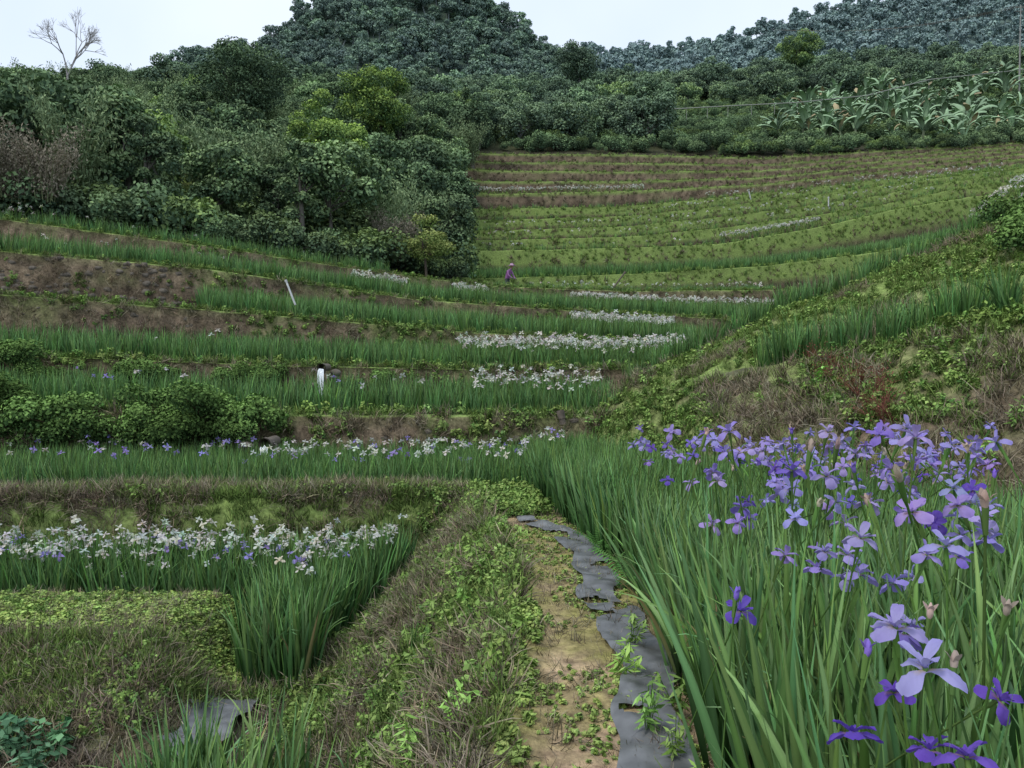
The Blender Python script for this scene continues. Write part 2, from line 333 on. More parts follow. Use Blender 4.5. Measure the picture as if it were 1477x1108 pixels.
def banana():
    mb=MB();tube(mb,[(0,0,-.2),(0,0,.5),(.05,0,1.0)],[.14,.12,.08],7,(.15,.17,.09))
    for i in range(8):
        a=i*2.4+rng.normal(0,.3);L=rng.uniform(1.4,2.6);c=np.array([.24,.35,.20])*rng.uniform(.5,1.3)
        if i==7 and rng.random()<.4:c=np.array([.3,.24,.13])
        n=7;t=np.linspace(0,1,n+1);ang=rng.uniform(.05,.7)+rng.uniform(1,1.9)*t**1.6
        h=np.concatenate([[0],np.cumsum(np.sin(ang[:-1]))*L/n]);z=np.concatenate([[0],np.cumsum(np.cos(ang[:-1]))*L/n])+.9
        d=np.array([math.cos(a),math.sin(a),0]);s=np.array([-math.sin(a),math.cos(a),0]);w=.26*np.sin(np.pi*np.clip(t*.95+.03,0,1))**.6*rng.uniform(.7,1.1,n+1)
        P=h[:,None]*d+z[:,None]*np.array([0,0,1])
        v=np.stack([P-s*w[:,None]-[0,0,.12],P,P+s*w[:,None]-[0,0,.12]],1).reshape(-1,3);mb.add(v,grid_faces(n+1,3),np.tile(c,(len(v),1))*np.tile([[.75],[1.2],[1]],(n+1,1)))
    return mb.mesh('banana',VM)
source('banana',[banana() for _ in range(6)])
# ================= FOREGROUND GROUND
XLy=[0,1,2.75,4.25,5.8,8,9.7,12];XLx=[-.3,-.25,-.12,0,.03,-.25,-.5,-.7]
XTy=[0,2,4.3,7,8.5,9.6,12];XTx=[-.85,-1.0,-1.3,-1.9,-1.6,-1.15,-1.1]
def fg(x,y):
    x=np.asarray(x,float);y=np.asarray(y,float);p=np.stack([x,y,0*x],-1)
    xl=np.interp(y,XLy,XLx)+.06*(fbm(p,2,1)-.5);xt=np.interp(y,XTy,XTx)
    zr=-.03*y+0*x
    t=np.clip((xl-x)/(xl-xt),0,1)
    st=sm(0,1,t)*.5+t**1.15*.5
    low=-1.38-.35*sm(5.0,4.2,y)*sm(-1.6,-3,x)
    md=sm(4.9,6.4,y+.15*np.sin(x*2))*(1-sm(7.55,7.95,y))*(1-sm(-3.0,-2.35,x+.12*np.sin(y*3)))
    low=low+md*(-.87-low)
    yw=9.95+.08*np.clip(x,-9,0)+.12*np.sin(x*.9)+.06*np.sin(x*2.3)
    w=sm(yw-.35,yw,y);low=low+w*(-.27-low)
    z=zr*(1-st)+low*st
    z=z+.05*np.exp(-((x-xl)/.15)**2)*(y<9.5)
    bed=sm(xl+.8,xl+1.0,x)*.08;z=z-bed
    pa=sm(yw+.45,yw+.75,y)*(1-sm(.1,1.0,x));z=z+pa*(-.75-z)
    far=sm(.1,1.0,x)*sm(9,10.5,y);z=z+far*(-.5-z)
    rough=(.03+.06*((t>0.05)&(t<1)))*(fbm(p,4,2)-.5)*2+.05*(fbm(p,1.1,8)-.5)
    return z+rough,t,md,w,pa,xl
gx=np.concatenate([np.arange(-16,-5,.12),np.arange(-5,3,.045),np.arange(3,14,.14)]);gy=np.concatenate([np.arange(-2,1,.15),np.arange(1,9,.045),np.arange(9,14.6,.06)])
X,Yg=np.meshgrid(gx,gy);Z,T,MD,W,PA,XL=fg(X,Yg)
P3=np.stack([X,Yg,Z],-1)
cd=np.array([.21,.165,.11]);cg=np.array([.20,.28,.08]);cmud=np.array([.055,.047,.033]);cpath=np.array([.40,.29,.185])
n1=fbm(P3,1.3,4)[...,None];n2=fbm(P3,5,6)[...,None];n3=fbm(P3,16,9)[...,None]
col=cd*(.5+.8*n2)+0*P3
g=np.clip((n1-.42)*4,0,1)*.6;col=col*(1-g)+cg*g
m=np.clip(MD*1.1+W*(1-PA),0,1)[...,None]*np.clip(.6+n2,0,1);col=col*(1-m)+cg*1.15*m
pm=((X>XL+.02)&(X<XL+.9)&(Yg<9))[...,None]*1.0
moss=np.clip((n1-.42)*5,0,1)*.7+np.clip((XL+.24-X)/.24,0,1)[...,None]*.6+np.clip((n3-.48)*6,0,1)*.35;moss=np.clip(moss,0,1)
pc=cpath*(.5+1.0*n2*n3*2)*(1-moss)+np.array([.27,.25,.085])*(.6+.8*n3)*moss
col=col*(1-pm)+pc*pm
mud=np.clip(PA+((X>XL+.9))*1.0+((T>=1)&(MD<.1)&(W<.1)&(Yg>4))*.9,0,1)[...,None];col=col*(1-mud)+cmud*mud
mb=MB();mb.add(P3.reshape(-1,3),grid_faces(*X.shape),col.reshape(-1,3));obj('ground_path_bank',mb.mesh('ground_path_bank',GM,True))
def fz(x,y): return fg(x,y)[0]
def fpts(x,y,dz=0): return np.stack([x,y,fz(x,y)+dz],-1)
# ================= TERRACES LOFT
U=np.linspace(-300,1800,620)
def smooth(a,k=9):
    w=np.hanning(k*2+1);w/=w.sum();return np.convolve(np.pad(a,k,'edge'),w,'valid')
def line(pts,wig=.4):
    p=np.array(pts,float);v=smooth(np.interp(U,p[:,0],p[:,1]));y=smooth(np.interp(U,p[:,0],p[:,2]))
    sx=(U-738)/1115*y
    y=y+wig*.02*y*(vnoise(np.c_[sx,y,0*sx],.25,3)-.5)
    return S(U,v+wig*1.2*(vnoise(np.c_[sx,y*0,0*sx],1.2,5)-.5)*4,y)
def shift(P,dy,dz=0):
    k=(P[:,1:2]+dy if np.ndim(dy)==0 else P[:,1:2]+np.asarray(dy)[:,None])/P[:,1:2]
    Q=P.copy();Q[:,:2]*=k;Q[:,2]+=dz;return Q
LIPS=[
[(-300,588,13),(0,590,13.3),(400,598,14),(820,600,14.5),(1100,600,15),(1800,600,16)],
[(-300,508,17),(0,512,17.5),(400,527,18.5),(660,532,19),(900,532,19.5),(1000,525,20),(1800,520,22)],
[(-300,415,21),(0,425,21.5),(300,447,23),(660,478,25),(900,492,26),(1000,497,27),(1800,500,30)],
[(-300,345,26),(0,362,27),(300,388,29),(600,432,33),(900,453,36),(1060,460,38),(1800,470,42)],
[(-300,295,32),(0,316,33),(300,355,35),(500,386,39),(700,412,43),(900,420,45),(1130,418,47),(1800,420,54)],
[(-300,280,42),(0,300,42),(300,345,43),(500,378,47),(680,402,52),(900,396,54),(1100,384,56),(1250,366,58),(1400,338,60),(1800,290,62)],
[(-300,270,48),(0,285,48),(300,325,50),(500,355,54),(690,362,60),(900,358,62),(1040,352,64),(1170,330,66),(1300,300,68),(1400,284,70),(1800,240,74)],
[(-300,255,54),(0,270,54),(300,305,56),(500,330,60),(690,347,66),(900,342,67),(1050,328,69),(1250,300,72),(1400,268,74),(1800,230,78)],
[(-300,240,60),(0,255,60),(300,285,62),(500,310,66),(690,333,70),(900,327,71),(1050,312,73),(1250,285,76),(1400,258,78),(1800,215,82)],
[(-300,230,66),(0,240,66),(300,270,68),(500,290,71),(690,318,74),(900,312,75),(1050,297,77),(1250,272,80),(1400,250,82),(1800,212,86)],
[(-300,220,71),(0,228,71),(300,255,73),(500,272,75),(690,302,78),(900,298,79),(1050,284,81),(1250,262,84),(1477,238,87),(1800,206,90)],
[(-300,205,77),(0,215,77),(300,240,79),(500,255,80),(700,280,84),(900,276,85),(1100,266,87),(1250,250,89),(1477,229,92),(1800,200,95)],
[(-300,195,83),(0,205,83),(300,225,84),(500,238,85),(700,262,89),(900,262,90),(1100,256,92),(1250,242,94),(1477,222,97),(1800,194,100)],
[(-300,187,88),(0,195,88),(300,210,90),(500,222,91),(700,246,94),(900,248,95),(1100,246,97),(1250,234,99),(1477,216,102),(1800,188,105)],
[(-300,180,93),(0,187,93),(300,198,95),(500,208,96),(700,234,99),(900,235,100),(1100,238,102),(1250,227,104),(1477,211,107),(1800,182,110)],
[(-300,172,98),(0,180,98),(300,188,100),(500,195,102),(700,222,104),(900,223,105),(1100,228,106),(1250,219,108),(1477,206,112),(1800,175,115)]]
HL=[[(-300,165,110),(0,170,110),(400,165,112),(700,195,118),(900,200,120),(1100,195,122),(1300,183,125),(1477,178,128),(1800,165,130)],
[(-300,160,130),(0,165,130),(400,155,132),(700,170,138),(900,168,140),(1100,160,145),(1300,140,148),(1477,122,150),(1800,100,150)],
[(-300,160,160),(0,165,160),(400,150,165),(700,155,170),(900,148,170),(1100,126,175),(1477,106,180),(1800,90,180)],
[(-300,180,200),(0,180,200),(400,155,205),(700,155,205),(900,148,205),(1100,130,210),(1477,115,215),(1800,105,215)]]
LP=[line(l) for l in LIPS];HP=[line(l,.8) for l in HL]
rows=[];rcol=[];BASE=[];POND=[];BACK=[]
cdry=np.array([.145,.112,.076]);clip_=np.array([.20,.275,.08])
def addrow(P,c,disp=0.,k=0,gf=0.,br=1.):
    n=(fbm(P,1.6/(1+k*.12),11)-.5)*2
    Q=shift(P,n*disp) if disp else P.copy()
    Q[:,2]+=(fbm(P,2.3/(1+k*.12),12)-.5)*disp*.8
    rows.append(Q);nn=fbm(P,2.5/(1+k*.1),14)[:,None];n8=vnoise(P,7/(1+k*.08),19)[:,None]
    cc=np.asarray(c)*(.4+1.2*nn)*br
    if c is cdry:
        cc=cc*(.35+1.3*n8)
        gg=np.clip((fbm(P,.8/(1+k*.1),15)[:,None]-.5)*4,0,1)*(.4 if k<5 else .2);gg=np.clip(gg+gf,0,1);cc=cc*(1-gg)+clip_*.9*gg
    rcol.append(cc)
prev=None
SINK=.2
for k,P in enumerate(LP):
    if prev is None:
        base=shift(P,-.5);base[:,2]=-.8;base0=base
    else:
        rise=.25*np.clip(P[:,2]-prev[:,2],0,5)
        hh=np.clip(P[:,2]-(prev[:,2]-SINK+rise),.2,4)
        yb=np.maximum(P[:,1]-(.15+.2*hh),POND[-1][:,1]+.3)
        base=shift(P,yb-P[:,1]);base[:,2]=prev[:,2]-SINK+rise
        base[:,2]=np.minimum(base[:,2],P[:,2]-.1)
    BASE.append(base)
    addrow(base,cmud*1.1,.02,k)
    gt=.86 if k<5 else (.5 if k<11 else .86)
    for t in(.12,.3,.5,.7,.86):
        Q=base*(1-t)+P*t;Q[:,2]=base[:,2]+(P[:,2]-base[:,2])*min(1,t*1.12);addrow(Q,cdry,(.14+.016*k) if k<5 else .16,k,(1. if k>=5 else .2) if t>=gt else (0 if t>.3 else -.4),1 if t>.4 else (.75 if k<5 else .55))  # lower wall rows darkened: shade at the wall foot painted into vertex colour
    addrow(shift(P,-.06,-.015),clip_,.05,k);addrow(P,clip_,.03,k)
    b=shift(P,.4+.012*k);BACK.append(b);addrow(b,clip_*.9,.03,k)
    pd=shift(P,.6+.012*k,-SINK);POND.append(pd);addrow(pd,cmud,0,k)
    prev=P
for P in HP:
    addrow(P,np.array([.09,.12,.05]),.3,20)
R=np.stack(rows);C=np.stack(rcol)
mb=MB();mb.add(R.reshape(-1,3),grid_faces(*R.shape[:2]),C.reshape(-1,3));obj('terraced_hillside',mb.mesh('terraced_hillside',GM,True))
def between(A,B,n,u0,u1,t0=0.,t1=1.):
    i0=np.searchsorted(U,u0);i1=max(i0+2,np.searchsorted(U,u1))
    i1=min(i1,len(U)-1)
    la=np.linalg.norm(np.diff(A[i0:i1],axis=0),axis=1);w=np.linalg.norm(A[i0:i1-1]-B[i0:i1-1],axis=1)*(t1-t0);ar=la*w
    m=int(ar.sum()*n);
    if m<1: return np.zeros((0,3)),np.zeros(0)
    i=rng.choice(len(ar),m,p=ar/ar.sum())+i0;f=rng.random(m)[:,None];t=rng.uniform(t0,t1,m)[:,None]
    return (A[i]*(1-f)+A[i+1]*f)*(1-t)+(B[i]*(1-f)+B[i+1]*f)*t, U[i]+f[:,0]*(U[1]-U[0])
cat=lambda l:np.concatenate([a for a in l if len(a)])
def onrows(k,r0,r1,n,u0,u1):
    return cat([between(R[10*k+r],R[10*k+r+1],n,u0,u1)[0] for r in range(r0,r1)])
dry=[];grn=[];wd=[];dry2=[];grn2=[]
for k in range(len(LP)):
    u0,u1=(-60,1540)
    if k>=5:u0=660
    if k<4:u1=1180
    if k<5:
        dn=[46,38,30,22,16][k]
        p=onrows(k,0,6,dn,u0,u1);s=fbm(p,.7,21);p[:,2]+=.01
        dry.append(p[s<.6]);wd.append(p[(s>=.50)]);grn.append(p[s>=.57])
        grn.append(onrows(k,5,7,dn*.8,u0,u1));grn.append(onrows(k,7,8,38-5*k,u0,u1));wd.append(onrows(k,6,8,14,u0,u1))
    else:
        g0=3 if k<11 else 5
        dry2.append(onrows(k,1,g0+1,3.8,u0,u1));grn2.append(onrows(k,g0,7,6.5,u0,u1));grn2.append(onrows(k,7,8,7,u0,u1))
scatter('dry_grass_terrace_walls',cat(dry),'dry_tuft',.55,1.2,.6,vj=.5)
scatter('green_grass_terrace_walls',cat(grn),'green_tuft',.6,1.3,.3)
scatter('weeds_terrace_walls',cat(wd),'weed',.8,1.8,.4)
scatter('dry_grass_upper_terraces',cat(dry2),'dry_tuft_far',.8,1.7,.5,vj=.4)
scatter('green_grass_upper_terraces',cat(grn2),'lip_tuft',.8,1.6,.3,vj=.2)
def pond(k,u0,u1,dens,t1=1,s=(.62,.86)):
    p,_=between(POND[k],BASE[k+1],dens,u0,u1,0,t1);return p,rng.uniform(s[0],s[1],len(p))
PP=[pond(0,-100,900,13),pond(1,-100,1010,10,1,(.7,.9)),pond(2,290,1000,9,1,(.85,1.1)),pond(3,-100,1120,7,1,(.9,1.2)),pond(4,-60,560,6,.5,(.8,1.1)),pond(4,700,1120,4,1,(.5,.8)),pond(5,670,1500,4.5,1,(.9,1.3))]
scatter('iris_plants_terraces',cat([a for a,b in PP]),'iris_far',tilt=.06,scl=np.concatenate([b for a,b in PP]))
UP=[pond(k,680,1480,1.6,.4,(.7,1.1)) for k in (6,7,8,9,10)]
scatter('iris_plants_upper_terraces',cat([a for a,b in UP]),'iris_far',tilt=.06,scl=np.concatenate([b for a,b in UP]))
def wf(k,u0,u1,n,h,t0=.1,t1=1,th=.42):
    p,u=between(POND[k],BASE[k+1],n,u0,u1,t0,t1)
    q=fbm(p,.6,31);p=p[q>th];p[:,2]+=h+rng.normal(0,.09,len(p));return p
WF=[wf(0,680,870,12,.76,.1,1,.34),wf(0,-50,680,.4,.7),wf(1,660,1010,17,.84,0,1,.3),wf(1,-50,660,.15,.75),wf(2,820,975,18,1.05,.2,1,.3),
    wf(3,505,590,17,1.15,.4,1,.2),wf(3,650,705,15,1.15,.4,1,.2),wf(3,820,1125,13,1.15,.45,1,.33),wf(3,-60,330,.35,1.05),wf(4,-60,500,.25,.95),wf(4,0,90,3.5,1.0,0,.5),wf(6,1035,1185,8,1.1,0,.6,.3),wf(7,690,1350,1.2,1.,0,.6),wf(11,680,930,8,.95,0,.6,.3),wf(8,690,1450,1.2,1.,0,.6),wf(9,900,1450,1.4,1.,0,.6),wf(6,690,1000,.6,.9,0,.6),wf(10,1000,1450,1.,.9,0,.6),wf(4,760,1100,.8,.75)]
WFs=cat(WF);sc_=np.where(WFs[:,1]>55,2.3,1.1+.016*WFs[:,1])*rng.uniform(.7,1.2,len(WFs))
scatter('white_iris_flowers_terraces',WFs,'flower_white',tilt=.35,scl=sc_,vj=.08)
p,_=between(POND[0],BASE[1],.3,-50,500);p[:,2]+=.7;scatter('violet_iris_flowers_terrace',p,'flower_violet_far',tilt=.3,vj=.1)
# ================= SPUR (right hillside)
US=np.linspace(780,2100,300)
def zl(pts):
    p=np.array(pts,float);y=smooth(np.interp(US,p[:,0],p[:,1]),6);z=smooth(np.interp(US,p[:,0],p[:,2]),6);return np.stack([(US-738.5)/1115*y,y,z],-1)
def vl(pts):
    p=np.array(pts,float);v=smooth(np.interp(US,p[:,0],p[:,1]),6);y=smooth(np.interp(US,p[:,0],p[:,2]),6);return S(US,v,y)
s0=zl([(780,14.4,-.9),(830,13.8,-.7),(900,12.4,-.6),(1000,10.5,-.5),(1200,8.2,-.4),(1477,6.4,-.35),(2100,4.6,-.3)])
s1=vl([(780,630,15.2),(830,602,15.2),(900,577,14.8),(1000,555,13.6),(1100,527,12.5),(1200,508,11.8),(1300,487,11),(1477,458,10),(1750,430,9),(2100,400,8)])
s2=shift(s1,1.1,.02)
s3=vl([(780,625,16.4),(830,592,16.8),(900,568,17),(1000,515,17.5),(1100,468,17.5),(1200,425,17.5),(1300,385,17.5),(1400,345,17.5),(1477,312,17.5),(1750,225,17),(2100,120,16)])
s3[:,1]=np.maximum(s3[:,1],s2[:,1]+.4)
s4=shift(s3,1.6,.02)
s5=vl([(780,640,18.4),(900,568,19),(1000,512,19.4),(1200,424,19.6),(1330,372,19.6),(1400,330,20.2),(1477,272,21),(1750,160,21.5),(2100,60,21)])
s6=shift(s5,3,-.1);s7=shift(s5,5.5,-1.8);s8=shift(s5,10,-6)
SR=[s0,s1,s2,s3,s4,s5,s6,s7,s8];sub=[16,4,12,5,4,3,3,3]
srow=[];sc=[]
for i in range(8):
    for j in range(sub[i]):
        t=j/sub[i];Q=SR[i]*(1-t)+SR[i+1]*t
        if i in(0,2): Q[:,2]+=np.sin(np.pi*t)*.18
        d=.3 if i in(0,2) else .08
        if i==0 and j==0:d=0
        Q=Q.copy();Q[:,2]+=(fbm(Q,.9,41)-.5)*2*d+(fbm(Q,3.5,42)-.5)*.5*d
        srow.append(Q);nn=fbm(Q,2.2,43)[:,None];g=np.clip((fbm(Q,.7,44)[:,None]-.42)*4,0,1)*.7
        if i==2:g=np.clip(g+.45,0,1)
        base_=cdry*1.1 if i in(0,2,4) else cmud*1.6
        sc.append((base_*(1-g)+clip_*g)*(.5+nn)*(.6+.8*vnoise(Q,7,45)[:,None]))
SRW=np.stack(srow);mb=MB();mb.add(SRW.reshape(-1,3),grid_faces(*SRW.shape[:2]),np.stack(sc).reshape(-1,3));obj('right_hillside',mb.mesh('right_hillside',GM,True))
def sb(r0,r1,n,u0,u1):
    A=SRW[r0:r1];i0=np.searchsorted(US,u0);i1=min(np.searchsorted(US,u1),len(US)-1)
    P=A[:,i0:i1];e1=np.linalg.norm(P[1:,:-1]-P[:-1,:-1],axis=-1);e2=np.linalg.norm(P[:-1,1:]-P[:-1,:-1],axis=-1);ar=(e1*e2).ravel()
    m=int(ar.sum()*n);idx=rng.choice(len(ar),m,p=ar/ar.sum());r=idx//(P.shape[1]-1);c=idx%(P.shape[1]-1);f=rng.random((m,1));g=rng.random((m,1))
    return (P[r,c]*(1-f)+P[r,c+1]*f)*(1-g)+(P[r+1,c]*(1-f)+P[r+1,c+1]*f)*g
a=sb(0,17,55,790,1620);s=fbm(a,.6,51);d_,g_,w_=a[s<.52],a[(s>=.43)],a[s>=.48]
b=sb(20,33,52,800,1620);r_=rng.random(len(b));s=fbm(b,.8,52);d2_,g2_,w2_=b[s<.44],b[r_<.65],b[(r_>.45)&(s>.4)]
e=sb(37,44,20,1250,1620)
scatter('dry_grass_hillside',np.concatenate([d_,d2_]),'dry_tuft',.5,1.2,.5,vj=.4)
scatter('green_grass_hillside',np.concatenate([g_,g2_,e]),'green_tuft',.5,1.2,.3)
scatter('weeds_hillside',np.concatenate([w_,w2_]),'weed',.6,1.4,.3)
p1=sb(16,21,18,1090,1620);p2=sb(32,37,14,940,1620);p2b=sb(30,37,6,900,1050)
scatter('iris_plants_hillside',np.concatenate([p1,p2,p2b]),'iris_far',.55,.8,.12)
w=sb(36,43,7,1395,1530);w[:,2]+=.5;scatter('white_iris_flowers_hillside',w,'flower_white',1.2,1.7,.4,vj=.08)
def near_on(A,u,rf):
    i=int(np.searchsorted(US,u));return A[rf,i]
rp=np.array([near_on(SRW,1330-10*r+rng.normal(0,14),r) for r in list(range(5,16))*4]);scatter('red_weeds',rp,'redweed',.4,.85,.5)
rp=np.array([near_on(SRW,u,r) for u,r in [(1360,12),(1345,11),(1460,6),(1440,4),(1250,6),(1180,10),(1100,9),(1430,28),(1460,30),(1470,29),(1455,27)]]);scatter('leafy_weeds_hillside',rp,'herb',.8,1.3,.2)
bu=np.array([near_on(SRW,u,r) for u,r in [(1470,30),(1490,28),(1515,31),(1500,25)]]);scatter('hillside_shrub',bu,'shrub',.7,1.0,.1)
# ================= foreground plants
def region(n,x0,x1,y0,y1,f):
    x=rng.uniform(x0,x1,n);y=rng.uniform(y0,y1,n);m=f(x,y);x,y=x[m],y[m];return fpts(x,y)
xlf=lambda y:np.interp(y,XLy,XLx);xtf=lambda y:np.interp(y,XTy,XTx)
def spur_ok(x,y):
    u=x/y*1115+738.5;ys=np.interp(u,US,s0[:,1]);return y<ys+.2
ir=region(4300,.5,7,.75,6,lambda x,y:(x>xlf(y)+.9)&spur_ok(x,y)&(x<y*.78+1.3)&((x>.72)|(y>1.7))&(x*x+y*y>1.2))
s=np.interp(ir[:,1],[0,2.8,4.5,6],[1.0,.98,.82,.72])*rng.uniform(.78,1.12,len(ir))
edge=ir[:,0]<xlf(ir[:,1])+1.2
rot=np.c_[rng.normal(0,.12,len(ir)),rng.normal(0,.12,len(ir))-.15*edge,rng.uniform(0,6.28,len(ir))]
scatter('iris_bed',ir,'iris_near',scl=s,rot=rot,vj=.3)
ir=region(4600,-.3,9,5.8,13.8,lambda x,y:(x>xlf(y)+.9)&spur_ok(x,y)&((y<9.3)|(x>.0)))
scatter('iris_bed_back',ir,'iris_far',.6,.8,.08)
def fl(n,x0,x1,y0,y1,dz=0):
    x=rng.uniform(x0,x1,n);y=rng.uniform(y0,y1,n);u=x/y*1115+738.5
    m=(u>865)&(u<1440)&(x>xlf(y)+1.0)&spur_ok(x,y);x,y=x[m],y[m]
    hh=np.interp(y,[1,2.6,3.5,5,7,9],[1.10,1.10,1.02,.84,.68,.55])+rng.normal(-.04+dz,.09,len(x))
    return np.stack([x,y,hh],-1)
scatter('violet_iris_flowers',np.concatenate([fl(90,.9,3.6,2.3,4.4),fl(120,1.0,4.5,4.2,7.5),fl(44,.9,3,2.2,4.6,-.16)]),'flower_violet',.72,1.02,.4,vj=.12)
scatter('violet_iris_flowers_low',fl(26,.8,2.0,1.5,2.6,-.25),'flower_violet',.62,.85,.4,vj=.12)
f3=fl(30,.9,4,2,7,-.12);scatter('violet_iris_flowers_dark',f3,'flower_dark',.75,.95,.4,vj=.1)
scatter('iris_buds',fl(54,.9,3.5,1.6,5),'flower_bud',.9,1.2,.2,vj=.1)
hero=[(1335,968,1.25),(1292,908,1.5),(1365,790,1.95),(1240,778,2.2),(1238,830,2.3)];hp=np.array([S(*h) for h in hero])
scatter('violet_iris_flowers_front',hp,'flower_violet',.8,.92,.2,vj=.08)
hd=np.array([S(*h) for h in [(1230,1062,1.3),(1395,1095,1.2),(1068,882,2.1),(1340,1085,1.35),(1440,1010,1.5),(1290,1000,1.55)]]);scatter('violet_iris_flowers_front_dark',hd,'flower_dark',.65,.8,.4,vj=.1)
hb=np.array([S(*h) for h in [(1060,868,2.05),(1248,950,1.35),(1450,890,1.4),(1180,735,2.6),(1375,970,1.4),(1340,895,1.6)]]);scatter('iris_buds_front',hb,'flower_bud',.7,.9,.15,vj=.1)
fC=lambda x,y: (x<xtf(y)+.2)&(y<9.35+.08*np.clip(x,-9,0)+.12*np.sin(x*.9))&((y>7.95)|((x>-2.35)&(y>6.8)&(x<xtf(y)+.05)))
ir=region(3800,-8.5,-.8,5.6,9.9,fC);scatter('iris_plants_lower_field',ir,'iris_far',.72,.92,.07)
ir=region(330,-2.3,-1.7,6.5,7.4,lambda x,y:(x<xtf(y)+.1));scatter('iris_clump_lower',ir[:70],'iris_near',.8,.98,.1)
q=region(2600,-8,-1.0,7.9,9.8,fC);q=q[rng.random(len(q))<np.clip(1.15-abs(q[:,1]-(9.1+.08*q[:,0]))*1.1,.06,1)];q=q[fbm(q,1.3,33)>.38][:500];q[:,2]=q[:,2]+.80+rng.normal(0,.08,len(q));scatter('white_iris_flowers_lower_field',q,'flower_white',.75,1.1,.4,vj=.08)
q=region(120,-6,-1.7,7,9.2,fC);q[:,2]+=.78;scatter('violet_iris_flowers_lower_field',q[:30],'flower_violet_far',.8,1.1,.4,vj=.1)
q=region(60,-2.4,-1.7,7.2,8.4,fC)[:12];q[:,2]+=.84;scatter('white_iris_flowers_lower_clump',q,'flower_white',.8,1.1,.4,vj=.08)
ir=region(900,-2.1,-1.15,3.0,4.7,lambda x,y:(x<xtf(y)+.12)&(x>xtf(y)-.75));ir[:,2]=-1.4;scatter('iris_clump_gully',ir[:110],'iris_near',.75,.95,.1)
ir=region(2800,-11,.6,10.5,13.4,lambda x,y:(y>10.45+.08*np.clip(x,-9,0)+.25));scatter('iris_plants_middle_field',ir,'iris_far',.72,.88,.06)
q=region(230,-9,.8,11,13.2,lambda x,y:y>11);q[:,2]+=.84;scatter('white_iris_flowers_middle_field',q[rng.random(len(q))<np.where(q[:,0]>-4,.9,.2)],'flower_white',.9,1.2,.4,vj=.08)
q=region(90,-10,.8,10.8,13.2,lambda x,y:y>11);q[:,2]+=.8+rng.normal(0,.06,len(q));scatter('violet_iris_flowers_middle_field',q,'flower_violet_far',.8,1.1,.4,vj=.1)
bank=lambda x,y:(x<xlf(y)+.03)&(x>xtf(y)-.1)&(y<10)
b=region(8000,-2.4,.1,1.2,10,bank);s=fbm(b,1.2,61)
scatter('dry_grass_bank',b[(s<.55)][:2500],'dry_tuft',.3,.85,.8,vj=.45)
b=region(6000,-2.4,.1,1.2,10,bank);s=fbm(b,1.2,61);scatter('weeds_bank',b[s>.44],'weed',.4,1.,.3)
b=region(7000,-2.4,.1,1.2,10,bank);s=fbm(b,1.1,62);scatter('green_grass_bank',b[s>.42],'green_tuft',.35,.85,.4)
b=region(9000,-.9,.2,1.5,9.7,lambda x,y:(x>xlf(y)-.4)&(x<xlf(y)+.16));s=fbm(b,1.6,63);scatter('groundcover_path_edge',b[s>.42],'groundcover',.7,1.5,.2)
b=region(5000,-.5,.9,1.5,9.7,lambda x,y:(x>xlf(y)+.05)&(x<xlf(y)+.85));s=fbm(b,2,64);scatter('groundcover_path',b[s>.46],'groundcover',.4,1.,.2)
b=region(3400,-.5,.9,1.5,9.,lambda x,y:(x>xlf(y)+.02)&(x<xlf(y)+.9));b[:,2]-=.025;scatter('dry_litter_path',b[:1000],'dry_tuft',.2,.45,1.3,vj=.5)
hb=np.array([(-.22,3.4),(-.3,3.3),(-.15,4.3),(-.25,4.6),(-.1,5.2),(0,5.6),(-.2,5.9),(-.35,6.4),(.55,3.1),(.5,3.8),(-.6,3.0),(-.5,2.7),(.02,6.8),(-.2,7.2),(-.1,7.6),(.72,3.3),(.62,2.9),(-.4,3.9),(-.7,4.4),(-.5,5.0),(-.3,5.4),(-.6,5.8),(.66,4.2),(.6,2.6),(-.75,3.3),(-.45,3.5),(-.95,4.0)]);scatter('herbs_path_side',fpts(hb[:,0],hb[:,1]),'herb',.4,.85,.15)
scatter('fern',fpts(np.array([.78,.85,.74]),np.array([5.4,6.0,6.5])),'fern',.8,1.1,.1)
ib=region(60,-1.0,-.2,2.6,6,lambda x,y:(x<xlf(y)-.15));scatter('iris_shoots_bank',ib[:8],'iris_near',.2,.35,.3)
mo=lambda x,y:(x<-2.2)&(y<8)
b=region(16000,-8,-2.2,6.0,7.8,mo);scatter('groundcover_mound',b,'groundcover',.8,1.7,.2,vj=.4)
b=region(1600,-8,-2.2,6.2,7.9,mo);scatter('weeds_mound',b[fbm(b,1,65)>.5],'weed',.35,.7,.2)
b=region(900,-8,-2.2,6.2,7.9,mo);scatter('dry_grass_mound',b[fbm(b,1,69)>.52],'dry_tuft',.3,.5,.5)
sheet=lambda x,y:~((x>-2.45)&(x<-1.95)&(y>5.3)&(y<6.25))
face=lambda x,y:(x<xtf(y)-.2)&sheet(x,y)
b=region(3600,-6.5,-1.9,4.2,6.5,face);scatter('dry_grass_mound_face',b,'dry_tuft',.3,.8,.7,vj=.45)
b=region(7500,-6.5,-1.9,4.2,6.4,face);scatter('green_grass_mound_face',b[fbm(b,1,66)>.4],'green_tuft',.4,.9,.4)
b=region(3800,-6.5,-1.9,4.2,6.4,face);scatter('weeds_mound_face',b[fbm(b,1,68)>.42],'weed',.35,.8,.4)
bx=np.array([-3.35,-3.5,-3.2,-3.1,-3.6]);by=np.array([5.2,5.3,5.05,5.2,5.1]);scatter('broadleaf_plant',fpts(bx,by),'broadleaf',.8,1.0,.1)
b=region(4200,-9,-.6,9.2,10.2,lambda x,y:(x<xlf(y)-.1));s=fbm(b,1,67);scatter('dry_grass_lower_wall',b[s<.6],'dry_tuft',.5,.9,.5,vj=.5);scatter('green_grass_lower_wall',b[s>=.54],'green_tuft',.5,1,.3)
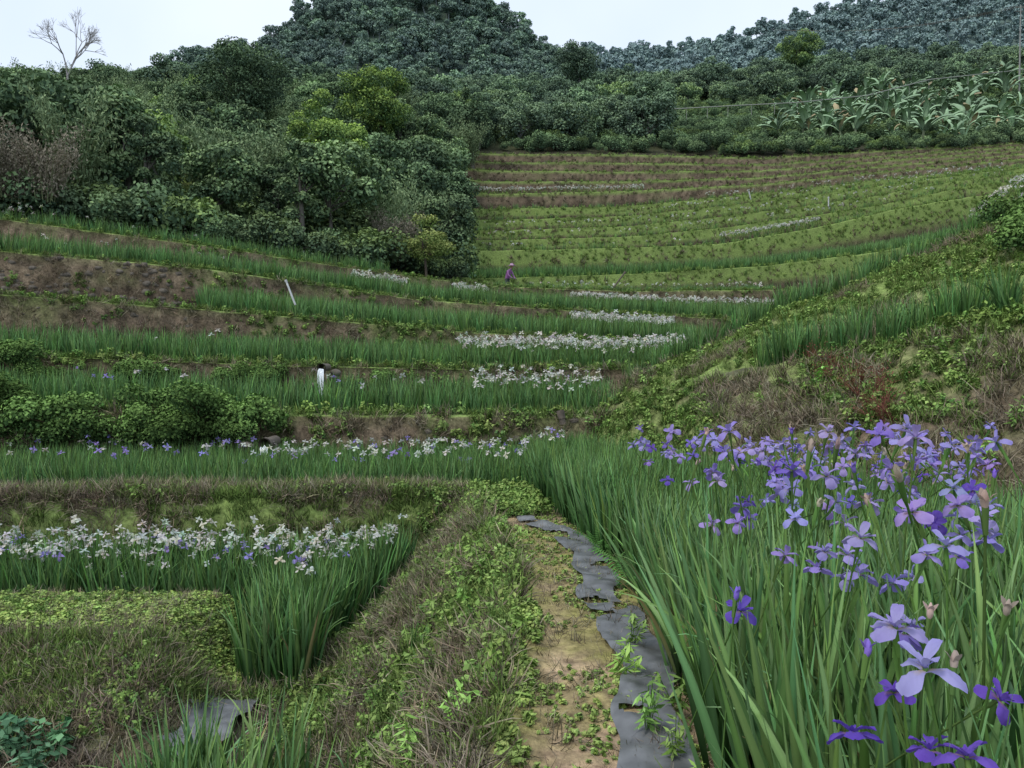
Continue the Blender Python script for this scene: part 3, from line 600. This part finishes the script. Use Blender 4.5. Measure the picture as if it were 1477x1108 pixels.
b=region(3400,-9,-.3,9.7,10.6,lambda x,y:x<xlf(y));scatter('weeds_lower_lip',b[:1000],'weed',.5,1.1,.2);scatter('green_grass_lower_lip',b[1000:],'green_tuft',.5,1.1,.3)
b=region(1500,-1.2,.4,8.3,10.5,lambda x,y:(x<xlf(y)+.75)&(x>xlf(y)-.7));scatter('weeds_path_end',b,'weed',.5,1.1,.2)
pts=[]
for u,v,y in [(20,640,13.1),(75,650,13.1),(20,610,13.2),(135,640,13.2),(190,648,13.2),(230,635,13.2),(280,640,13.3),(330,640,13.4),(345,620,13.5),(300,608,13.6),(255,612,13.6),(200,618,13.5),(35,548,17.2),(75,560,17.2),(370,560,18),(390,550,18.2),(345,556,18),(190,560,17.6),(550,560,18.5),(240,556,17.8),(0,590,13.2),(110,620,13.3),(20,530,17.3)]:
    pts.append(S(u,v,y))
scatter('shrubs_on_terrace_walls',np.array(pts),'shrub',.6,.9,.1)
# ================= FOREST
def hillpts(rowsP,spacing,umin,umax,mask=None,Ux=U):
    out=[]
    for A,B in zip(rowsP[:-1],rowsP[1:]):
        p,u=between(A,B,1/spacing**2,umin,umax)
        if mask is not None and len(p): p=p[mask(p,u)]
        out.append(p)
    return cat(out)
def thin(p,d):
    g=set();keep=[]
    for i,q in enumerate(p):
        k=(int(q[0]//d),int(q[1]//d))
        if k in g: continue
        g.add(k);keep.append(i)
    return p[keep]
fr=[LP[i] for i in (4,5,6,8,10,12,15)]+HP[:3]
fmask=lambda p,u:(u<np.interp(p[:,1],[35,40,45,50,60,85,104,112],[530,560,610,650,655,672,690,700]))&(p[:,1]<112)&(p[:,1]>np.interp(u,[-300,0,300,500,700],[37,37.5,40,44,49]))&~((u>425)&(u<560)&(p[:,1]>45)&(p[:,1]<62))
fp=thin(hillpts(fr,2.2,-200,760,fmask),3.6)
bm=(rng.random(len(fp))<np.where((fp[:,0]<-12),.4,.12))
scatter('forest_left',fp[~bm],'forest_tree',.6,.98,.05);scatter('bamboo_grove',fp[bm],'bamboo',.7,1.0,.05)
e=hillpts([LP[4],LP[5],LP[6]],.9,-200,650,lambda p,u:(p[:,1]>np.interp(u,[-300,0,300,500,700],[35.5,36,38.5,42.5,47]))&(p[:,1]<50));source('edge_bush',[bush(1.3,.15,2600,D1*1.3,D3*.9,12,VM),bush(1.2,.14,2600,D1*1.5,B2*.5,12,VM),bush(1.3,.15,2600,D1,D2,12,VM)])
scatter('forest_edge_bushes',thin(e,1.6),'edge_bush',.7,1.8,.15)
e=hillpts([LP[5],LP[6],LP[7],LP[8]],1.0,420,600,lambda p,u:(p[:,1]>45)&(p[:,1]<66));scatter('forest_understorey',thin(e,1.8),'edge_bush',1.4,2.6,.15)
db=np.array([S(u,v,y) for u,v,y in [(30,305,36.5),(70,308,36.5),(0,300,36),(-40,300,36),(560,385,45),(575,388,45)]]);scatter('dry_bamboo',db,'dry_bamboo',.4,.58,.05)
um=lambda p,u:(p[:,1]>112)&((u<935)|(p[:,1]>150))
fp=thin(hillpts([LP[15]]+HP,3,-200,1680,um),3.9);s=rng.uniform(.6,1.15,len(fp));fp[:,2]-=3.0*s;scatter('forest_upper',fp,'upper_tree',tilt=.12,scl=s*1.15)
sh=hillpts([LP[15],HP[0],HP[1],HP[2]],1.8,690,1680,lambda p,u:((u>930)|(p[:,1]<116))&(p[:,1]<152)&(p[:,1]>108));scatter('scrub_upper_slope',thin(sh,2.0),'edge_bush',.6,1.6,.1)
bn=hillpts([LP[15],HP[0],HP[1]],1.8,1120,1680,lambda p,u:(p[:,1]>np.interp(u,[1090,1300,1500],[120,112,109]))&(fbm(p,.06,81)>.33)&(rng.random(len(p))<.7));scatter('banana_plants',thin(bn,2.5),'banana',.9,1.9,.2)
# ================= hills
def hill(name,sil,base,ysil,ybase,mat,colr,src,sp,sc0,sc1,amp):
    rws=[]
    for t in np.linspace(0,1,9):
        v=base*(1-t)+sil*t;y=ybase*(1-t)+ysil*t;Q=S(U,v+(1-t)*t*amp*12*(vnoise(np.c_[U/60,0*U+t*3,0*U],1,8)-.5),y+0*U);rws.append(Q)
    b=S(U,sil+30,ysil*1.25+0*U);Rr=np.stack(rws+[b]);mb=MB();mb.add(Rr.reshape(-1,3),grid_faces(*Rr.shape[:2]),np.array(colr));obj(name,mb.mesh(name,mat,True))
    p=thin(hillpts(rws,sp*.5,-200,1700),sp);scatter(name+'_trees',p,src,sc0,sc1,.12)
si=np.array([(-300,200),(-100,180),(150,150),(230,128),(290,86),(340,98),(400,78),(440,36),(480,4),(560,-30),(640,-30),(700,8),(740,50),(790,100),(850,130),(950,150),(1200,190),(1800,200)],float)
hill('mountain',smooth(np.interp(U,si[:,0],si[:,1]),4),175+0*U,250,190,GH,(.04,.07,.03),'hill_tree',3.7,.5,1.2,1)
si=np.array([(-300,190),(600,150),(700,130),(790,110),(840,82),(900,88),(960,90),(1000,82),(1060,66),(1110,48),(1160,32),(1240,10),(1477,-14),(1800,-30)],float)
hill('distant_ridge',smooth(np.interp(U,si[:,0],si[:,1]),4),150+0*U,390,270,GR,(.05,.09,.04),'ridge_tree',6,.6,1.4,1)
# ================= individual trees
def ptree(name,u,v,y,**k):
    me=tree(**k);o=obj(name,me);o.location=S(u,v,y);return o
ptree('bright_camphor_tree',480,312,54,H=9.4,R=3.2,nc=50,per=420,leaf=.17,cd=D1*1.6,cl=B2*.95,mat=VEGM,cr=(.18,.32),flat=.42)
ptree('bright_camphor_tree',545,235,72,H=9,R=4.0,nc=44,per=380,leaf=.22,cd=D1*1.6,cl=B2*.8,mat=VEGM,cr=(.18,.3))
ptree('broadleaf_tree',350,215,78,H=10.5,R=5,nc=44,per=380,leaf=.26,cd=D1,cl=D2*.9,mat=VM,cr=(.2,.36))
ptree('small_maple_tree',615,398,43,H=3.3,R=1.7,nc=18,per=260,leaf=.12,cd=np.array([.13,.2,.055]),cl=np.array([.38,.43,.15]),mat=VEGM,flat=.4,cr=(.2,.35))
ptree('round_tree',1150,118,160,H=10,R=5,nc=34,per=380,leaf=.34,cd=D1*1.5,cl=B2*.75,mat=VM,cr=(.18,.34))
ptree('tall_dark_tree',835,150,150,H=12,R=5,nc=30,per=380,leaf=.35,cd=D1,cl=D2*.9,mat=VU,cr=(.2,.4))
def bare(name,u,v,y,H):
    mb=MB()
    def rec(p,d,L,r,n):
        q=p+d*L;tube(mb,[p,(p+q)/2+rng.normal(0,L*.04,3),q],[r,r*.85,r*.7],4,(.36,.34,.34))
        if n==0:return
        for _ in range(3 if n>1 else 4):
            dd=d+rng.normal(0,.42,3);dd[2]+=.12;rec(q,dd/np.linalg.norm(dd),L*rng.uniform(.6,.8),r*.6,n-1)
    rec(np.zeros(3),np.array([0,0,1.]),H*.28,H*.018,5);o=obj(name,mb.mesh(name,BARK));o.location=S(u,v,y)
bare('bare_tree',98,150,96,12.)
# ================= black plastic mulch
PL=simple_mat('mulch_film',(.13,.135,.14),.42,0,.45,7)
mb=MB();ys=np.arange(1.6,8.7,.03);tt=np.linspace(0,1,16)
wv=.6+.5*vnoise(np.c_[ys*0,ys,ys*0],1.7,77)
Xp=np.interp(ys,XLy,XLx)[:,None]+.50-.14*sm(7,8.5,ys)[:,None]+.06*np.sin(ys*2.1)[:,None]+.025*np.sin(ys*7)[:,None]+.06*(vnoise(np.c_[ys*0,ys,ys*0],5,79)-.5)[:,None]+(tt*(np.interp(ys,[1.6,6,8.7],[.38,.4,.2])*wv)[:,None]);Yp=ys[:,None]+0*Xp
pp_=np.stack([Xp,Yp,0*Xp],-1)
Zp=fz(Xp,Yp)+.016+.05*np.abs(fbm(pp_,6,71)-.5)+.03*np.abs(np.sin(Xp*11+Yp*6+4*fbm(pp_,1.5,74)))*fbm(pp_,3,75);V=np.stack([Xp,Yp,Zp],-1)
F=grid_faces(*Xp.shape);edge=(fbm(V,2.4,72)<.35).reshape(-1);F=F[~edge[F].any(1)]
mb.add(V.reshape(-1,3),F,(.1,.1,.1));obj('black_mulch_film',mb.mesh('black_mulch_film',PL,True))
mb=MB();xs=np.linspace(-2.42,-2.05,24);ys=np.linspace(5.4,6.25,34);Xq,Yq=np.meshgrid(xs,ys);Xq=Xq+.2*(Yq-6)+.04*np.sin(Yq*6)+.03*np.sin(Yq*15);Yq=Yq+.05*np.sin(Xq*17);Vq=np.stack([Xq,Yq,fz(Xq,Yq)+.03+.1*fbm(np.stack([Xq,Yq,0*Xq],-1),5,73)],-1)
mb.add(Vq.reshape(-1,3),grid_faces(*Xq.shape),(.1,.1,.1));obj('plastic_sheet',mb.mesh('plastic_sheet',PL,True))
# ================= small objects
PVC=simple_mat('pvc',(.45,.46,.46),.4);WOOD=simple_mat('weathered_wood',(.12,.10,.08),.9);STO=simple_mat('stone',(.115,.10,.08),.95,0,.5,6);WAT=simple_mat('falling_water',(.7,.74,.78),.15,0,.25,30)
def pipe(name,a,b,r,mat):
    mb=MB();a=np.array(a);b=np.array(b);tube(mb,[a,(a+b)/2,b],r,10,(.5,.5,.5));d=nrm(b-a);tube(mb,[b-d*r*2.5,b],r*1.25,10,(.5,.5,.5));return obj(name,mb.mesh(name,mat,True))
pipe('white_drain_pipe',S(426,440,22.9),S(412,404,23.0),.03,PVC)
pipe('leaning_pole',S(885,415,47),S(902,392,47),.05,WOOD);pipe('white_stake',S(1195,298,75),S(1195,284,75),.06,PVC);pipe('white_stake',S(1083,288,80),S(1080,276,80),.06,PVC)
pipe('wooden_post',S(812,612,14.3),S(808,592,14.3),.06,WOOD)
def rock(mb,c,r,seed):
    n=9;th=np.linspace(0,np.pi,n);ph=np.linspace(0,2*np.pi,n*2);T_,F_=np.meshgrid(th,ph,indexing='ij');d=np.stack([np.sin(T_)*np.cos(F_),np.sin(T_)*np.sin(F_),np.cos(T_)],-1)
    k=.7+.6*vnoise(d,1.8,seed);mb.add((np.asarray(c)+d*k[...,None]*np.asarray(r)).reshape(-1,3),grid_faces(n,2*n),(.1,.1,.1))
mb=MB()
def st(k,u0,u1,n,r):
    p=onrows(k,1,5,40,u0,u1);p=p[rng.permutation(len(p))[:n]]
    for i,q in enumerate(p): rock(mb,q+np.array([0,r[1]*.75,0]),np.array(r)*rng.uniform(.5,1.3),i)
st(3,-20,280,110,(.15,.13,.09));st(2,-20,300,24,(.1,.1,.07));st(0,740,830,22,(.09,.07,.06));st(0,380,740,14,(.08,.07,.06))
obj('retaining_wall_stones',mb.mesh('stones',STO,True))
def culvert(name,u,v,y,s):
    c=S(u,v,y);E=bpy.data.objects.new(name,None);ROOT.objects.link(E);E.location=c
    mb=MB();tube(mb,[(0,.5,0),(0,-.1,0)],.07*s,14,(.1,.1,.1));tube(mb,[(0,-.1,0),(0,-.02,0)],.085*s,14,(.1,.1,.1));obj('pipe',mb.mesh('p',WOOD,True),parent=E)
    mb=MB()
    t=np.linspace(0,1,9);w=np.linspace(-.045,.045,5)*s;P=np.stack([w[None]*(1+.8*t[:,None]),np.tile((-.1-.18*t)[:,None],(1,5))+0*w,np.tile((-.03-.6*t**2)[:,None]*s,(1,5))+rng.normal(0,.012,(9,5))],-1)
    mb.add(P.reshape(-1,3),grid_faces(9,5),(.6,.6,.6));obj('water',mb.mesh('w',WAT,True),parent=E)
    mb=MB()
    for i in range(6): rock(mb,(rng.uniform(-.3,.3)*s,rng.uniform(.1,.25),rng.uniform(-.35,-.05)*s),(.1*s,.08*s,.07*s),i)
    obj('stones',mb.mesh('s',STO,True),parent=E)
culvert('water_outlet',465,530,17.5,1.2);culvert('water_outlet',384,640,12.7,1.3)
def pole(u,v,y,h):
    c=S(u,v,y);E=bpy.data.objects.new('utility_pole',None);ROOT.objects.link(E);E.location=c
    mb=MB();tube(mb,[(0,0,-1),(0,0,h)],[.16,.1],10,(.2,.2,.2));obj('pole',mb.mesh('pole',simple_mat('concrete',(.22,.22,.21)),True),parent=E)
    mb=MB()
    for z in(h-.4,h-1.1): tube(mb,[(-.9,0,z),(.9,0,z)],.05,6,(.2,.2,.2))
    for x in(-.8,0,.8): tube(mb,[(x,0,h-.4),(x,0,h-.15)],[.05,.03],6,(.2,.2,.2))
    obj('crossarm',mb.mesh('arm',WOOD),parent=E)
    mb=MB()
    for x in(-.8,0,.8):
        for sx in(-1,1):
            t=np.linspace(0,1,12);tube(mb,np.c_[x+sx*40*t,10*t,h-.15-3*np.sin(np.pi*t)*.6],.02,4,(.05,.05,.05))
    obj('wires',mb.mesh('wires',WOOD),parent=E)
pole(1470,130,140,15)
mb=MB();pr=np.array([S(u,v-10,y) for u,v,y in [(960,168,116),(1050,163,118),(1150,158,121),(1250,148,125),(1340,125,135),(1500,108,147)]]);tube(mb,pr,.08,6,(.3,.3,.3))
for a,b in zip(pr[:-1],pr[1:]):
    for t in np.linspace(0,1,4)[:-1]:
        q=a*(1-t)+b*t;tube(mb,[q,q-[0,0,1.6]],.04,5,(.3,.3,.3))
obj('hillside_railing',mb.mesh('railing',simple_mat('railing_paint',(.24,.25,.22))))
# ================= person
def person():
    E=bpy.data.objects.new('farm_worker',None);ROOT.objects.link(E)
    J=[(0,0,.9),(0,-.08,1.12),(0,-.2,1.32),(0,-.27,1.42),(0,-.33,1.52)];Rr=[.15,.14,.15,.055,.05];Ed=[(0,1),(1,2),(2,3),(3,4)]
    def ch(par,pts,rs):
        for p,r in zip(pts,rs): J.append(p);Rr.append(r);Ed.append((par,len(J)-1));par=len(J)-1
        return par
    for s in(-1,1):
        ch(0,[(s*.1,0,.82),(s*.12,-.05,.46),(s*.12,.02,.08),(s*.12,-.14,.04)],[.1,.065,.045,.04])
        w=ch(2,[(s*.18,-.2,1.3),(s*.24,-.28,1.05),(s*.16,-.46,.9)],[.06,.045,.03]);h=ch(w,[(s*.15,-.52,.86)],[.028])
        for i,(dx,L) in enumerate([(-.03,.06),(-.01,.075),(.01,.07),(.03,.055)]): ch(h,[(s*.15+dx,-.56,.84),(s*.15+dx,-.56-L*.5,.84-L)],[.01,.008])
        ch(w,[(s*.15-s*.045,-.5,.85),(s*.15-s*.055,-.54,.82)],[.012,.009])
    me=bpy.data.meshes.new('body');me.from_pydata(J,Ed,[]);b=obj('body',me,parent=E)
    b.modifiers.new('s','SKIN').use_smooth_shade=True
    for i,v in enumerate(me.skin_vertices[0].data): v.radius=(Rr[i]*1.0,Rr[i]*1.0);v.use_root=(i==0)
    b.modifiers.new('d','SUBSURF').render_levels=1
    m=bpy.data.materials.new('clothes');m.use_nodes=True;nt=m.node_tree;tc=N(nt,'ShaderNodeTexCoord');sx=N(nt,'ShaderNodeSeparateXYZ');cr=N(nt,'ShaderNodeValToRGB');cr.color_ramp.interpolation='CONSTANT'
    nt.links.new(tc.outputs['Object'],sx.inputs[0]);mm=N(nt,'ShaderNodeMath',operation='DIVIDE');mm.inputs[1].default_value=1.7;nt.links.new(sx.outputs[2],mm.inputs[0]);nt.links.new(mm.outputs[0],cr.inputs[0]);nt.links.new(cr.outputs[0],nt.nodes['Principled BSDF'].inputs['Base Color'])
    cr.color_ramp.elements[0].color=(.03,.03,.05,1);cr.color_ramp.elements[1].position=.51;cr.color_ramp.elements[1].color=(.25,.1,.28,1);e=cr.color_ramp.elements.new(.84);e.color=(.45,.28,.2,1)
    me.materials.append(m)
    mb=MB();rock(mb,(0,-.36,1.6),(.085,.1,.12),2);tube(mb,[(0,-.45,1.6),(0,-.48,1.57)],[.02,.008],6,(.4,.3,.2));obj('head',mb.mesh('head',simple_mat('skin',(.45,.28,.2))),parent=E)
    mb=MB();th=np.linspace(0,2*np.pi,25);prof=[(.001,1.76),(.08,1.75),(.105,1.66),(.22,1.62),(.23,1.61)]
    V=np.array([[(r*math.cos(t),-.36+r*math.sin(t),z) for t in th] for r,z in prof]);mb.add(V.reshape(-1,3),grid_faces(5,25),(.5,.4,.5));obj('sun_hat',mb.mesh('hat',simple_mat('hat',(.4,.25,.36))),parent=E)
    i=int(np.searchsorted(U,729));g=POND[4][i]*.75+BASE[5][i]*.25;E.location=(g[0],g[1],g[2]-.05);E.rotation_euler=(0,0,.9)
person()
mb=MB();a=np.linspace(-3000,3000,13);Xb,Yb=np.meshgrid(a,a);mb.add(np.stack([Xb,Yb,0*Xb-9],-1).reshape(-1,3),grid_faces(13,13),(.05,.07,.03));obj('ground',mb.mesh('ground',GH))
# ================= light
w=bpy.data.worlds.new('World');SC.world=w;w.use_nodes=True;nt=w.node_tree;bg=nt.nodes['Background']
sk=N(nt,'ShaderNodeTexSky',sky_type='NISHITA');sk.sun_disc=False;sk.sun_elevation=math.radians(52);sk.sun_rotation=math.radians(-130);sk.air_density=1.3;sk.dust_density=3
mx=N(nt,'ShaderNodeMix',data_type='RGBA');mx.inputs[0].default_value=.75;nt.links.new(sk.outputs[0],mx.inputs[6])
tc=N(nt,'ShaderNodeTexCoord');nz=N(nt,'ShaderNodeTexNoise');nz.inputs['Scale'].default_value=2.2;nz.inputs['Detail'].default_value=4;nt.links.new(tc.outputs['Generated'],nz.inputs['Vector'])
cr=N(nt,'ShaderNodeValToRGB');cr.color_ramp.elements[0].position=.3;cr.color_ramp.elements[1].position=.75;cr.color_ramp.elements[0].color=(6.5,7.5,9.2,1);cr.color_ramp.elements[1].color=(8.7,9.4,10.3,1)
nt.links.new(nz.outputs[0],cr.inputs[0]);nt.links.new(cr.outputs[0],mx.inputs[7]);nt.links.new(mx.outputs[2],bg.inputs[0]);bg.inputs[1].default_value=.138
sl=bpy.data.lights.new('sun','SUN');sl.energy=1.5;sl.angle=math.radians(12);sl.color=(1,.97,.90);so=bpy.data.objects.new('sun',sl);ROOT.objects.link(so)
d=Vector((math.sin(math.radians(-130))*math.cos(math.radians(52)),math.cos(math.radians(-130))*math.cos(math.radians(52)),math.sin(math.radians(52))));so.rotation_euler=d.to_track_quat('Z','Y').to_euler()
c=bpy.data.cameras.new('camera');co=bpy.data.objects.new('camera',c);ROOT.objects.link(co);co.location=(0,0,1.45);co.rotation_euler=(math.radians(90)-TH,0,0)
c.sensor_width=36;c.lens=36*1115/1477;c.clip_start=.05;c.clip_end=6000;SC.camera=co
SC.view_settings.view_transform='Standard';SC.view_settings.look='None';SC.view_settings.exposure=0
